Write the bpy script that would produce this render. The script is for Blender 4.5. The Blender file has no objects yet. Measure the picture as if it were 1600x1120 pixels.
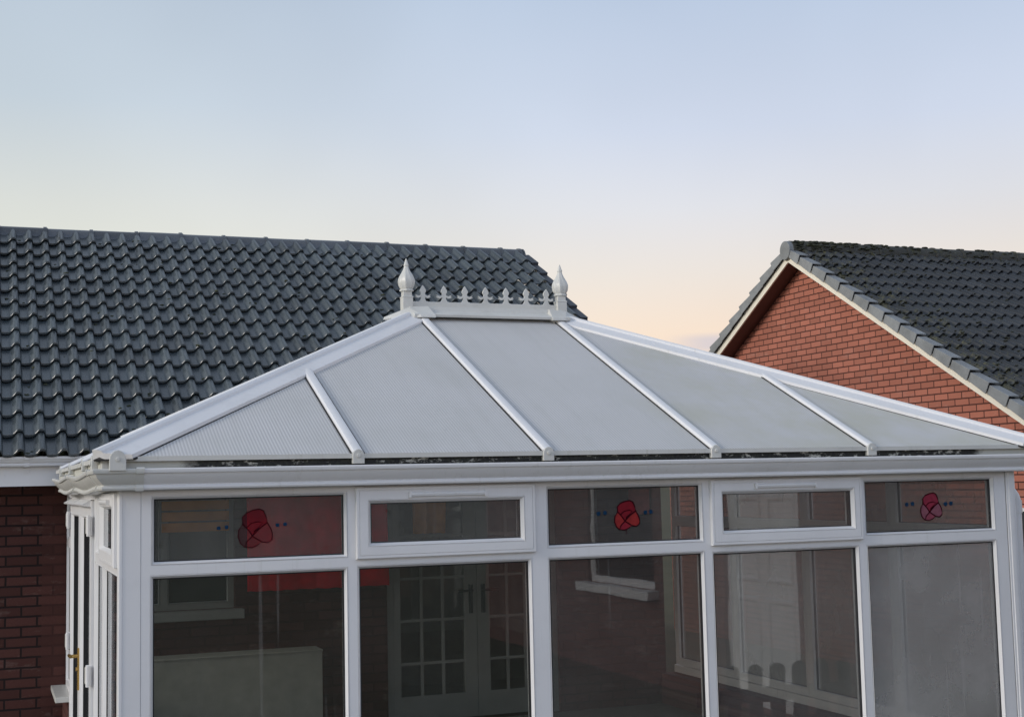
import bpy, bmesh, math, random
from mathutils import Vector, Matrix
random.seed(7)
C = bpy.context.scene.collection
GZ = 2.25                                  # camera height above the ground; all z below are relative to the camera
rad = math.radians

# ------------------------------------------------------------------ camera
YAW, PIT, ROL, FPX = rad(21.2304), rad(5.2062), rad(-1.26952), 2130.75
fw = Vector((math.sin(YAW)*math.cos(PIT), math.cos(YAW)*math.cos(PIT), math.sin(PIT)))
r0 = Vector((math.cos(YAW), -math.sin(YAW), 0)); u0 = r0.cross(fw)
ri = math.cos(ROL)*r0 + math.sin(ROL)*u0
up = -math.sin(ROL)*r0 + math.cos(ROL)*u0
cd = bpy.data.cameras.new('camera'); cam = bpy.data.objects.new('camera', cd); C.objects.link(cam)
cam.matrix_world = Matrix(((ri.x, up.x, -fw.x, 0), (ri.y, up.y, -fw.y, 0), (ri.z, up.z, -fw.z, GZ), (0, 0, 0, 1)))
cd.sensor_width = 36; cd.lens = FPX/1600*36; cd.clip_end = 3000; cd.clip_start = 0.05
bpy.context.scene.camera = cam

# ------------------------------------------------------------------ node helpers
class N:
    def __init__(s, name):
        s.m = bpy.data.materials.new(name); s.m.use_nodes = True
        s.t = s.m.node_tree; s.t.nodes.clear()
        s.out = s.new('ShaderNodeOutputMaterial')
    def new(s, typ, **kw):
        n = s.t.nodes.new(typ)
        for k, v in kw.items(): setattr(n, k, v)
        return n
    def put(s, sock, v):
        if isinstance(v, bpy.types.NodeSocket): s.t.links.new(v, sock)
        elif v is not None:
            if sock.type == 'RGBA' and len(v) == 3: v = (*v, 1)
            sock.default_value = v
    def coord(s, kind='Object'): return s.new('ShaderNodeTexCoord').outputs[kind]
    def noise(s, vec, scale, detail=4, rough=.55, dist=0.):
        n = s.new('ShaderNodeTexNoise'); s.put(n.inputs['Vector'], vec)
        n.inputs['Scale'].default_value = scale; n.inputs['Detail'].default_value = detail
        n.inputs['Roughness'].default_value = rough; n.inputs['Distortion'].default_value = dist
        return n.outputs['Fac']
    def scale(s, vec, sc, loc=(0, 0, 0), rot=(0, 0, 0)):
        n = s.new('ShaderNodeMapping'); s.put(n.inputs['Vector'], vec)
        n.inputs['Scale'].default_value = sc; n.inputs['Location'].default_value = loc; n.inputs['Rotation'].default_value = rot
        return n.outputs[0]
    def rng(s, v, a, b, c=0., d=1.):
        n = s.new('ShaderNodeMapRange'); s.put(n.inputs[0], v)
        for i, q in zip((1, 2, 3, 4), (a, b, c, d)): s.put(n.inputs[i], q)
        return n.outputs[0]
    def math(s, op, a, b=None, clamp=False):
        n = s.new('ShaderNodeMath', operation=op); n.use_clamp = clamp
        s.put(n.inputs[0], a)
        if b is not None: s.put(n.inputs[1], b)
        return n.outputs[0]
    def mix(s, f, a, b, mode='MIX'):
        n = s.new('ShaderNodeMix', data_type='RGBA', blend_type=mode)
        s.put(n.inputs['Factor'], f); s.put(n.inputs['A'], a); s.put(n.inputs['B'], b)
        return n.outputs['Result']
    def sep(s, vec):
        n = s.new('ShaderNodeSeparateXYZ'); s.put(n.inputs[0], vec); return n.outputs
    def comb(s, x, y, z):
        n = s.new('ShaderNodeCombineXYZ'); s.put(n.inputs[0], x); s.put(n.inputs[1], y); s.put(n.inputs[2], z); return n.outputs[0]
    def bump(s, h, strength=.3, dist=.01):
        n = s.new('ShaderNodeBump'); s.put(n.inputs['Height'], h)
        n.inputs['Strength'].default_value = strength; n.inputs['Distance'].default_value = dist
        return n.outputs[0]
    def bsdf(s, base, rough=.5, spec=.5, normal=None, **kw):
        n = s.new('ShaderNodeBsdfPrincipled')
        s.put(n.inputs['Base Color'], base); s.put(n.inputs['Roughness'], rough); s.put(n.inputs['Specular IOR Level'], spec)
        if normal is not None: s.put(n.inputs['Normal'], normal)
        for k, v in kw.items(): s.put(n.inputs[k.replace('_', ' ')], v)
        return n.outputs[0]
    def done(s, sh): s.t.links.new(sh, s.out.inputs[0]); return s.m
    def pos(s): return s.new('ShaderNodeNewGeometry').outputs['Position']

def m_plain(name, col, rough=.5, var=.12, sc=6, spec=.5, bump=0.):
    n = N(name); p = n.pos(); f = n.noise(p, sc, 5)
    c = n.mix(n.rng(f, .3, .7), tuple(v*(1-var) for v in col), tuple(min(1, v*(1+var)) for v in col))
    nb = n.bump(n.noise(p, sc*12, 3), bump, .004) if bump else None
    return n.done(n.bsdf(c, rough, spec, nb))

def m_upvc(name, col=(.80, .80, .80), grime=.25):
    n = N(name); p = n.pos()
    f = n.noise(p, 3.2, 6, .65)
    c = n.mix(n.rng(f, .48, .78, 0, grime), col, tuple(v*.72 for v in col))
    g = n.noise(n.scale(p, (40, 40, 14)), 1.0, 4, .7)                       # fine specks of dirt
    c = n.mix(n.rng(g, .66, .80, 0, grime*1.2), c, (.30, .30, .24))
    dr = n.noise(n.scale(p, (34, 34, 1.1)), 1., 4, .65)
    c = n.mix(n.math('MULTIPLY', n.rng(dr, .56, .72, 0, grime*.9), n.rng(n.noise(p, 1.6, 3), .42, .62)), c, (.42, .42, .36))
    return n.done(n.bsdf(c, n.rng(f, .3, .7, .28, .42), .5, n.bump(n.noise(p, 9, 2), .04, .01)))

def m_brick(name, tone, axes, mortar, var=.35, split=None, off=(0, 0)):
    n = N(name); p = n.sep(n.pos())
    u = p[axes[0]]; v = p[2]
    uv = n.comb(n.math('ADD', u, off[0]), n.math('ADD', v, off[1]), 0.)
    def brick(vec):
        b = n.new('ShaderNodeTexBrick'); b.offset = .5
        n.put(b.inputs['Vector'], vec)
        b.inputs['Color1'].default_value = (0, 0, 0, 1); b.inputs['Color2'].default_value = (1, 1, 1, 1); b.inputs['Mortar'].default_value = (.5, .5, .5, 1)
        b.inputs['Scale'].default_value = 1; b.inputs['Mortar Size'].default_value = .0082; b.inputs['Mortar Smooth'].default_value = .25
        b.inputs['Bias'].default_value = 0; b.inputs['Brick Width'].default_value = .225; b.inputs['Row Height'].default_value = .075
        return b.outputs['Color'], b.outputs['Fac']
    wob = n.noise(uv, 14, 2)
    uvw = n.comb(n.math('ADD', n.math('ADD', u, off[0]), n.rng(wob, 0, 1, -.003, .003)), n.math('ADD', n.math('ADD', v, off[1]), n.rng(wob, 0, 1, -.0025, .0025)), 0.)
    col, fac = brick(uvw)
    grain = n.noise(uv, 60, 5, .7); big = n.noise(uv, 1.3, 3)
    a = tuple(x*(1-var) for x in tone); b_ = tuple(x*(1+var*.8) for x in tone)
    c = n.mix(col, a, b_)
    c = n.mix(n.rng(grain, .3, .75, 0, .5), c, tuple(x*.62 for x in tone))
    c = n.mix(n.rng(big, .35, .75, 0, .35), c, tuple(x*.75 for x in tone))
    ef = n.noise(n.scale(uv, (1, 2.2, 1)), 2.6, 5, .7)
    c = n.mix(n.rng(ef, .56, .74, 0, .22), c, (.50, .42, .38))
    mf = fac
    if split is not None:                                                   # toothed strip of later brickwork with fainter joints
        s = n.math('GREATER_THAN', u, split)
        mf = n.math('MULTIPLY', fac, n.rng(s, 0, 1, 1, .35))
    c = n.mix(mf, c, mortar)
    h = n.math('ADD', n.math('MULTIPLY', fac, -1.), n.math('MULTIPLY', grain, .25))
    return n.done(n.bsdf(c, .88, .25, n.bump(h, .6, .008)))

def m_tile(name, col, lichen=.25, moss=0., spec=.9, ro=(.23, .38)):
    n = N(name); p = n.pos()
    a = n.new('ShaderNodeAttribute', attribute_name='rnd').outputs['Fac']
    c = n.mix(a, tuple(x*.62 for x in col), tuple(x*1.38 for x in col))
    big = n.noise(p, 1.1, 4, .6)
    c = n.mix(n.rng(big, .35, .7, 0, .35), c, tuple(x*.7 for x in col))
    fine = n.noise(p, 55, 4, .7)
    c = n.mix(n.rng(fine, .45, .8, 0, .35), c, tuple(x*1.5 for x in col))
    sp = n.noise(p, 24, 3, .6)
    c = n.mix(n.rng(sp, .66, .74, 0, lichen), c, (.26, .27, .25))
    if moss:
        mo = n.noise(p, 9, 5, .72)
        s = n.sep(p)
        near = n.rng(s[0], 9.4, 12.2, 1., .0)                               # moss sits towards the verge and the ridge
        high = n.rng(s[2], GZ+2.2, GZ+2.95, 0., .8)
        w = n.math('MAXIMUM', near, high)
        th = n.rng(w, 0, 1, .80, .44)
        f = n.math('MULTIPLY', n.rng(n.math('SUBTRACT', mo, th), 0., .05), moss, True)
        mc = n.mix(n.rng(n.noise(p, 30, 3), .35, .7), (.012, .013, .012), (.075, .075, .035))
        c = n.mix(f, c, mc)
    return n.done(n.bsdf(c, n.rng(fine, .3, .8, *ro), spec, n.bump(fine, .2, .003)))

def m_glass(name, fog=.06, streak=.0, tint=(.885, .885, .875), refl=1.0, blot=0.):
    n = N(name); p = n.pos()
    g = n.new('ShaderNodeNewGeometry'); dt = n.new('ShaderNodeVectorMath', operation='DOT_PRODUCT')
    n.put(dt.inputs[0], g.outputs['Normal']); n.put(dt.inputs[1], g.outputs['Incoming'])
    k5 = n.math('POWER', n.math('SUBTRACT', 1., n.math('ABSOLUTE', dt.outputs['Value'])), 5.)
    f = n.math('MULTIPLY', n.math('ADD', n.math('MULTIPLY', k5, .93), .07), refl, True)   # two faces of a sealed double unit
    tr = n.new('ShaderNodeBsdfTransparent'); n.put(tr.inputs[0], tint)
    gl = n.new('ShaderNodeBsdfGlossy'); gl.inputs['Roughness'].default_value = .012; gl.inputs['Color'].default_value = (.95, .97, 1, 1)
    wav = n.noise(p, 2.3, 2); n.put(gl.inputs['Normal'], n.bump(wav, .05, .01))
    m1 = n.new('ShaderNodeMixShader'); n.put(m1.inputs[0], f); n.t.links.new(tr.outputs[0], m1.inputs[1]); n.t.links.new(gl.outputs[0], m1.inputs[2])
    # condensation film, with run-marks that follow gravity
    cl = n.noise(p, 1.7, 5, .6)
    ff = n.rng(cl, .3, .75, fog*.55, fog*1.45)
    if streak:
        st = n.noise(n.scale(p, (26, 26, .55)), 1., 3, .6)
        ff = n.math('ADD', ff, n.math('MULTIPLY', n.rng(st, .63, .70, 0, streak), n.rng(n.noise(p, 1.1, 2), .42, .6)))
    if blot:
        bl = n.noise(n.scale(p, (16, 16, 30)), 1., 5, .75, .6)
        ff = n.math('MULTIPLY', ff, n.rng(bl, .60, .68, 1., 1-blot))
    ff = n.math('MINIMUM', ff, .9)
    df = n.new('ShaderNodeBsdfDiffuse'); n.put(df.inputs[0], (.57, .56, .54))
    m2 = n.new('ShaderNodeMixShader'); n.put(m2.inputs[0], ff); n.t.links.new(m1.outputs[0], m2.inputs[1]); n.t.links.new(df.outputs[0], m2.inputs[2])
    return n.done(m2.outputs[0])

def m_poly(name):
    n = N(name); oc = n.coord('Object'); p = n.pos()
    s = n.sep(n.coord('UV'))
    w = n.new('ShaderNodeTexWave', wave_type='BANDS', bands_direction='X', wave_profile='SIN')
    n.put(w.inputs['Vector'], n.comb(s[0], 0., 0.)); w.inputs['Scale'].default_value = 2*math.pi/20/.0165   # flutes of the multiwall sheet
    w.inputs['Distortion'].default_value = 0
    big = n.noise(p, 1.4, 5, .6)
    run = n.noise(n.scale(n.coord('UV'), (14, .8, 1)), 1., 4, .6)
    base = n.mix(n.rng(w.outputs['Fac'], .15, .85, 0, 1), (.655, .65, .65), (.875, .87, .865))
    base = n.mix(n.rng(big, .4, .75, 0, .35), base, (.60, .61, .57))
    base = n.mix(n.rng(run, .5, .8, 0, .30), base, (.55, .55, .52))
    sp_ = n.sep(p)
    st = n.math('MULTIPLY', n.rng(n.math('ADD', sp_[0], n.rng(n.noise(p, .9, 4, .6), 0, 1, -.9, .9)), 3.6, 4.2), n.rng(n.noise(p, 2.2, 5, .65), .40, .62, 0, .55))
    base = n.mix(st, base, (.62, .61, .47))                                # greenish bloom on the right hand sheets
    base = n.mix(n.rng(n.noise(p, 26, 3), .73, .78, 0, .5), base, (.30, .30, .28))
    b = n.bsdf(base, .38, .45, n.bump(w.outputs['Fac'], .18, .003))
    t = n.new('ShaderNodeBsdfTranslucent'); t.inputs[0].default_value = (.8, .8, .79, 1)
    m = n.new('ShaderNodeMixShader'); m.inputs[0].default_value = .30
    n.t.links.new(b, m.inputs[1]); n.t.links.new(t.outputs[0], m.inputs[2])
    return n.done(m.outputs[0])

def m_algae(name):
    n = N(name); p = n.pos(); s = n.sep(p)
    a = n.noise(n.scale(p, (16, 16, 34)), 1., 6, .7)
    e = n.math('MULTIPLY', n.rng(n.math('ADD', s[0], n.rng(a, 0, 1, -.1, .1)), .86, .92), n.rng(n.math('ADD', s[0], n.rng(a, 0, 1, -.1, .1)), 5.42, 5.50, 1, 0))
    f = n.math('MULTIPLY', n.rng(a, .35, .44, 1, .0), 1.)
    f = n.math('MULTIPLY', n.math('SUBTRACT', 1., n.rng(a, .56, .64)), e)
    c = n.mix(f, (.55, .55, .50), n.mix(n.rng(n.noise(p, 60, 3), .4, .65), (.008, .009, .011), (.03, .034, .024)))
    return n.done(n.bsdf(c, .6))

def m_film(name, col, see, tint=None):
    n = N(name); p = n.pos()
    c = n.mix(n.rng(n.noise(p, 45, 4), .3, .7), tuple(x*.8 for x in col), tuple(x*1.15 for x in col))
    b = n.bsdf(c, .6, .2)
    t = n.new('ShaderNodeBsdfTransparent'); n.put(t.inputs[0], tint or tuple(min(1, .35+x) for x in col))
    m = n.new('ShaderNodeMixShader'); m.inputs[0].default_value = see
    n.t.links.new(b, m.inputs[1]); n.t.links.new(t.outputs[0], m.inputs[2])
    return n.done(m.outputs[0])

M = dict(
    upvc=m_upvc('white_upvc', (.76, .76, .77), .32), upvc_old=m_upvc('weathered_upvc', (.62, .62, .59), .6), cream=m_upvc('cream_paint', (.80, .76, .66), .2),
    gasket=m_plain('black_gasket', (.012, .012, .014), .6), metal=m_plain('grey_metal', (.35, .35, .36), .4),
    brass=None, poly=m_poly('multiwall_sheet'), algae=m_algae('algae_strip'),
    tile=m_tile('slate_tile', (.046, .059, .067), .35), ridge=m_tile('ridge_tile', (.060, .068, .080), .2),
    tile_moss=m_tile('mossy_tile', (.019, .023, .029), .4, .95, .6, (.36, .55)), ridge_moss=m_tile('mossy_ridge', (.045, .046, .040), .5, .95, .4, (.5, .7)),
    cap=m_plain('grey_verge_plastic', (.205, .22, .232), .5, .2, 5),
    cap_dark=m_plain('dark_verge', (.055, .062, .075), .5),
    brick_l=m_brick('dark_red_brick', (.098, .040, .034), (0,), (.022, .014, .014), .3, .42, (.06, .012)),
    brick_r=m_brick('red_brick', (.44, .165, .115), (1,), (.080, .032, .026), .2, None, (.02, .03)),
    brick_f=m_brick('red_brick_front', (.40, .150, .105), (0,), (.080, .032, .026), .2),
    brick_x=m_brick('outbuilding_brick', (.155, .075, .062), (1,), (.10, .075, .07), .3),
    door_paint=m_plain('dull_white_paint', (.25, .265, .26), .5, .08), soffit=m_plain('brown_soffit', (.10, .040, .036), .5), moss=m_plain('moss_clump', (.045, .050, .028), .95, .6, 20),
    moss_dark=m_plain('dark_moss_clump', (.028, .032, .022), .95, .6, 20),
    glass=m_glass('window_glass', .012, .07), glass_haze=m_glass('hazed_glass', .045, .05), glass_fog=m_glass('misted_glass', .10, .05), glass_mist=m_glass('heavily_misted_glass', .30, .06), glass_top=m_glass('condensed_glass', .066, .03, blot=.75),
    glass_side=m_glass('side_glass', .01, 0., (.86, .87, .86), .8),
    dark=m_plain('dark_room', (.03, .03, .033), .8), plaster=m_plain('plaster', (.45, .43, .40), .8),
    redcloth=m_plain('red_cloth', (.80, .004, .022), .85, .25, 9, .2, .1), pale=m_plain('pale_fabric', (.37, .38, .34), .9, .1, 9, .2, .2),
    orange=m_plain('orange_cloth', (.62, .26, .05), .85, .2, 10, .2), timber=m_plain('dark_timber', (.025, .028, .030), .7),
    floor=m_plain('floor_tiles', (.14, .13, .12), .5), blue=m_plain('blue_putty', (.004, .032, .080), .8, .3, 60, .2),
    outline=m_plain('dark_red_line', (.035, .002, .006), .9, .1, 6, .05), poster=m_plain('red_paper', (.45, .09, .07), .8, .3, 14),
)
def _brass():
    n = N('brass'); return n.done(n.bsdf((.72, .48, .16), .25, .5, None, Metallic=.9))
M['brass'] = _brass()

# ------------------------------------------------------------------ mesh builder
class MB:
    def __init__(s): s.v = []; s.f = []; s.mi = []; s.rnd = []; s.uv = {}
    def add(s, vs, fs, mi=0, rnd=None, uvs=None):
        b = len(s.v); s.v += [Vector(q) for q in vs]
        for f in fs:
            s.f.append([b+i for i in f]); s.mi.append(mi); s.rnd.append(rnd if rnd is not None else .5)
        if uvs:
            for i, q in enumerate(uvs): s.uv[b+i] = q
        return s
    def box(s, x0, x1, y0, y1, z0, z1, mi=0):
        vs = [(x, y, z) for x in (x0, x1) for y in (y0, y1) for z in (z0, z1)]
        return s.add(vs, [(0, 1, 3, 2), (4, 6, 7, 5), (0, 4, 5, 1), (2, 3, 7, 6), (0, 2, 6, 4), (1, 5, 7, 3)], mi)
    def prism(s, poly, off, mi=0, uvs=None):
        n = len(poly); off = Vector(off); a = [Vector(q) for q in poly]
        return s.add(a+[q+off for q in a], [tuple(range(n)), tuple(range(2*n-1, n-1, -1))]+[(i, (i+1) % n, n+(i+1) % n, n+i) for i in range(n)], mi, None, (uvs+uvs) if uvs else None)
    def extr(s, prof, p0, p1, A, B, caps=True, mi=0, closed=True, d0=0., d1=0.):
        """profile (a,b) swept from p0 to p1; d0/d1: mitre, shift along the run per unit a"""
        p0, p1, A, B = map(Vector, (p0, p1, A, B)); t = (p1-p0).normalized(); n = len(prof)
        vs = [p0+A*a+B*b+t*(d0*a) for a, b in prof]+[p1+A*a+B*b+t*(d1*a) for a, b in prof]
        fs = [(i, (i+1) % n, n+(i+1) % n, n+i) for i in range(n if closed else n-1)]
        if caps: fs += [tuple(range(n)), tuple(range(2*n-1, n-1, -1))]
        return s.add(vs, fs, mi)
    def lathe(s, c, prof, n=20, lob=0, amp=0., tw=0., sq=False):
        vs = []; fs = []
        for k, (r, z) in enumerate(prof):
            for i in range(n):
                a = 2*math.pi*i/n + (math.pi/4 if sq else 0); rr = r*(1+amp*math.cos(lob*a+tw*z)) if lob else r
                vs.append((c[0]+rr*math.cos(a), c[1]+rr*math.sin(a), c[2]+z))
        for k in range(len(prof)-1):
            for i in range(n): fs.append((k*n+i, k*n+(i+1) % n, (k+1)*n+(i+1) % n, (k+1)*n+i))
        fs += [tuple(range(n-1, -1, -1)), tuple(range((len(prof)-1)*n, len(prof)*n))]
        return s.add(vs, fs)
    def tube(s, path, r, n=8, mi=0):
        path = [Vector(q) for q in path]; vs = []; fs = []; m = len(path)
        for k, p in enumerate(path):
            t = (path[min(k+1, m-1)]-path[max(k-1, 0)]).normalized()
            a = t.cross(Vector((0, 0, 1)) if abs(t.z) < .9 else Vector((1, 0, 0))).normalized(); b = t.cross(a)
            for i in range(n):
                q = 2*math.pi*i/n; vs.append(p+a*(r*math.cos(q))+b*(r*math.sin(q)))
        for k in range(m-1):
            for i in range(n): fs.append((k*n+i, k*n+(i+1) % n, (k+1)*n+(i+1) % n, (k+1)*n+i))
        fs += [tuple(range(n)), tuple(range((m-1)*n, m*n))]
        return s.add(vs, fs, mi)
    def ring(s, mp, rects, mis=None):
        """rects: list of (u0,u1,v0,v1,d); mitred quads between successive rectangles"""
        vs = []
        for (a, b, c, e, d) in rects: vs += [mp(a, c, d), mp(b, c, d), mp(b, e, d), mp(a, e, d)]
        base = len(s.v); s.v += [Vector(q) for q in vs]
        for k in range(len(rects)-1):
            for i in range(4):
                j = (i+1) % 4
                s.f.append([base+4*k+i, base+4*k+j, base+4*k+4+j, base+4*k+4+i]); s.mi.append(mis[k] if mis else 0); s.rnd.append(.5)
        return s
    def blob(s, c, rx, ry, rz, seed, n=7, m=5):
        rd = random.Random(seed); vs = []; fs = []
        for k in range(m+1):
            th = math.pi*k/m
            for i in range(n):
                a = 2*math.pi*i/n; j = 1+rd.uniform(-.28, .28)
                vs.append((c[0]+rx*j*math.sin(th)*math.cos(a), c[1]+ry*j*math.sin(th)*math.sin(a), c[2]+rz*j*math.cos(th)))
        for k in range(m):
            for i in range(n): fs.append((k*n+i, k*n+(i+1) % n, (k+1)*n+(i+1) % n, (k+1)*n+i))
        return s.add(vs, fs)
    def build(s, name, mats, parent=None, smooth=None, bevel=0., loc=None):
        me = bpy.data.meshes.new(name)
        o = bpy.data.objects.new(name, me); C.objects.link(o)
        org = Vector((0, 0, 0))
        if parent is not None:
            o.parent = parent; org = wloc(parent)
        if loc is not None:
            lw = Vector(loc)+Vector((0, 0, GZ)); o.location = lw-org; org = lw
        vs = [q+Vector((0, 0, GZ))-org for q in s.v]
        me.from_pydata(vs, [], s.f)
        for m in (mats if isinstance(mats, (list, tuple)) else [mats]): me.materials.append(m)
        me.polygons.foreach_set('material_index', s.mi)
        at = me.attributes.new('rnd', 'FLOAT', 'FACE'); at.data.foreach_set('value', s.rnd)
        if s.uv:
            ul = me.uv_layers.new(name='UVMap')
            for l in me.loops: ul.data[l.index].uv = s.uv.get(l.vertex_index, (0, 0))
        bm = bmesh.new(); bm.from_mesh(me); bmesh.ops.recalc_face_normals(bm, faces=bm.faces); bm.to_mesh(me); bm.free()
        if smooth is not None:
            me.polygons.foreach_set('use_smooth', [True]*len(me.polygons)); me.set_sharp_from_angle(angle=rad(smooth))
        if bevel:
            b = o.modifiers.new('bevel', 'BEVEL'); b.width = bevel; b.segments = 2; b.limit_method = 'ANGLE'
        return o

def wloc(o):
    v = Vector(o.location)
    while o.parent: o = o.parent; v += Vector(o.location)
    return v
def tag(o, label=None, cat=None, group=None, kind=None):
    if label: o['label'] = label
    if cat: o['category'] = cat
    if group: o['group'] = group
    if kind: o['kind'] = kind
    return o
def thing(name, loc, label, cat, group=None):
    o = bpy.data.objects.new(name, None); C.objects.link(o); o.location = (loc[0], loc[1], loc[2]+GZ); o.empty_display_size = .2
    return tag(o, label, cat, group)
def copy_part(o, parent, off):
    c = o.copy(); C.objects.link(c); c.parent = parent; c.location = Vector(o.location)+Vector(off)
    for ch in o.children:
        d = ch.copy(); C.objects.link(d); d.parent = c
    return c

G = -GZ
# ------------------------------------------------------------------ ground and world
def m_ground():
    n = N('ground'); p = n.pos(); s = n.sep(p)
    f = n.noise(p, .5, 6, .6); g = n.noise(p, 30, 4, .7)
    c = n.mix(n.rng(f, .35, .65), (.045, .06, .028), (.075, .08, .045)); c = n.mix(n.rng(g, .3, .7, 0, .5), c, (.03, .04, .018))
    return n.done(n.bsdf(c, .9, .2, n.bump(g, .6, .03)))
b = MB(); K = 24; L = 900.
for i in range(K):
    for j in range(K):
        pass
b.add([(-L, -L, G), (L, -L, G), (L, L, G), (-L, L, G)], [(0, 1, 2, 3)])
tag(b.build('ground', m_ground()), kind='structure')
def m_paving():
    n = N('paving'); p = n.pos()
    br = n.new('ShaderNodeTexBrick'); n.put(br.inputs['Vector'], p); br.inputs['Scale'].default_value = 1; br.inputs['Brick Width'].default_value = .6; br.inputs['Row Height'].default_value = .6
    br.inputs['Mortar Size'].default_value = .008; br.inputs['Color1'].default_value = (.20, .195, .18, 1); br.inputs['Color2'].default_value = (.25, .24, .22, 1); br.inputs['Mortar'].default_value = (.07, .07, .06, 1)
    return n.done(n.bsdf(n.mix(n.rng(n.noise(p, 5, 5), .4, .7, 0, .5), br.outputs[0], (.12, .12, .10)), .85))
b = MB(); b.box(-6, 6.9, 2.2, 10.9, G-.1, G+.02); tag(b.build('patio', m_paving()), kind='structure')

W = bpy.data.worlds.new('World'); bpy.context.scene.world = W; W.use_nodes = True
t = W.node_tree; t.nodes.clear(); nn = t.nodes.new; lk = t.links.new
SUN_AZ, SUN_EL = rad(-97), rad(20)
tc = nn('ShaderNodeTexCoord'); sp = nn('ShaderNodeSeparateXYZ'); lk(tc.outputs['Generated'], sp.inputs[0])
def ramp(stops):
    r = nn('ShaderNodeValToRGB'); e = r.color_ramp.elements; r.color_ramp.interpolation = 'EASE' if False else 'LINEAR'
    while len(e) < len(stops): e.new(.5)
    for i, (q, c) in enumerate(stops): e[i].position = q; e[i].color = (*c, 1)
    lk(sp.outputs[2], r.inputs[0]); return r.outputs[0]
east = ramp([(0., (.95, .64, .46)), (.06, (.97, .72, .54)), (.105, (.93, .75, .60)), (.15, (.83, .76, .70)), (.195, (.74, .745, .785)), (.25, (.63, .69, .82)), (.34, (.51, .605, .765)), (.6, (.34, .40, .50)), (1., (.29, .34, .42))])
west = ramp([(0., (1.05, .86, .60)), (.08, (.95, .85, .66)), (.15, (.80, .80, .70)), (.20, (.72, .74, .70)), (.27, (.57, .65, .72)), (.36, (.48, .565, .665)), (.6, (.34, .40, .49)), (1., (.29, .34, .42))])
# azimuth: 0 towards the left of the view, 1 towards the right
az = nn('ShaderNodeVectorMath'); az.operation = 'DOT_PRODUCT'; lk(tc.outputs['Generated'], az.inputs[0]); az.inputs[1].default_value = (math.cos(YAW), -math.sin(YAW), 0)
mr = nn('ShaderNodeMapRange'); lk(az.outputs['Value'], mr.inputs[0]); mr.inputs[1].default_value = -.36; mr.inputs[2].default_value = .16; mr.interpolation_type = 'SMOOTHSTEP'
mx = nn('ShaderNodeMix'); mx.data_type = 'RGBA'; lk(mr.outputs[0], mx.inputs['Factor']); lk(west, mx.inputs['A']); lk(east, mx.inputs['B'])
# one thin low cloud bank
mp = nn('ShaderNodeMapping'); lk(tc.outputs['Generated'], mp.inputs[0]); mp.inputs['Scale'].default_value = (9, 9, 60)
nz = nn('ShaderNodeTexNoise'); lk(mp.outputs[0], nz.inputs['Vector']); nz.inputs['Scale'].default_value = 1.; nz.inputs['Detail'].default_value = 3
def rng(sock, a, b, c, d, sm=True):
    q = nn('ShaderNodeMapRange'); lk(sock, q.inputs[0]); q.inputs[1].default_value = a; q.inputs[2].default_value = b; q.inputs[3].default_value = c; q.inputs[4].default_value = d
    if sm: q.interpolation_type = 'SMOOTHSTEP'
    return q.outputs[0]
def mul(a, b_, op='MULTIPLY'):
    q = nn('ShaderNodeMath'); q.operation = op
    for i, x in enumerate((a, b_)):
        if isinstance(x, (int, float)): q.inputs[i].default_value = x
        else: lk(x, q.inputs[i])
    return q.outputs[0]
band = mul(rng(sp.outputs[2], .088, .096, 0, 1), rng(sp.outputs[2], .100, .107, 1, 0))
band = mul(band, rng(az.outputs['Value'], .105, .145, 0, 1))
band = mul(band, rng(nz.outputs['Fac'], .30, .55, .35, .9))
cm = nn('ShaderNodeMix'); cm.data_type = 'RGBA'; lk(band, cm.inputs['Factor']); lk(mx.outputs['Result'], cm.inputs['A']); cm.inputs['B'].default_value = (.68, .61, .63, 1)
# soft unevenness of the upper air
n2 = nn('ShaderNodeTexNoise'); lk(tc.outputs['Generated'], n2.inputs['Vector']); n2.inputs['Scale'].default_value = 3.; n2.inputs['Detail'].default_value = 3
vg = nn('ShaderNodeMix'); vg.data_type = 'RGBA'; vg.blend_type = 'MULTIPLY'; vg.inputs['Factor'].default_value = 1.; lk(cm.outputs['Result'], vg.inputs['A']); lk(rng(n2.outputs['Fac'], .3, .7, .96, 1.04), vg.inputs['B'])
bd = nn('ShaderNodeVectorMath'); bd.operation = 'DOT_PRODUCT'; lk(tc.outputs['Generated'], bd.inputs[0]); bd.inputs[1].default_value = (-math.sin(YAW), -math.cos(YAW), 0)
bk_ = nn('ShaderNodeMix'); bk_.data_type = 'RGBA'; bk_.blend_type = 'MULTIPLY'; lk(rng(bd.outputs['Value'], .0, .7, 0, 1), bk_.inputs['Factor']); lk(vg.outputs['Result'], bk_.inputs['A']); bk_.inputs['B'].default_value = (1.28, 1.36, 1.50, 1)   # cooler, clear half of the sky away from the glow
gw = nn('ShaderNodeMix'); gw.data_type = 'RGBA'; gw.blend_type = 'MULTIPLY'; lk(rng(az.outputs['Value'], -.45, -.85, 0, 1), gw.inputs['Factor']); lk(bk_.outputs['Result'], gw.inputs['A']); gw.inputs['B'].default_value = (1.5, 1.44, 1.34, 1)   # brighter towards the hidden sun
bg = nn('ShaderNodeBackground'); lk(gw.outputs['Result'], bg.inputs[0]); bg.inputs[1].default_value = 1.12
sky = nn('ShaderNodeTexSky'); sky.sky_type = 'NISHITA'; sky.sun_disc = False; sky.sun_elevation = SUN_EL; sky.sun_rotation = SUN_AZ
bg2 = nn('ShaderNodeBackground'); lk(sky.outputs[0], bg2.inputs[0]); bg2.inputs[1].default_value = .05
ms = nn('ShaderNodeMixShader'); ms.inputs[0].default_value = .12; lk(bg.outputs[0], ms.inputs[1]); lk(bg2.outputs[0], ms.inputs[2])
wo = nn('ShaderNodeOutputWorld'); lk(ms.outputs[0], wo.inputs[0])

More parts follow.
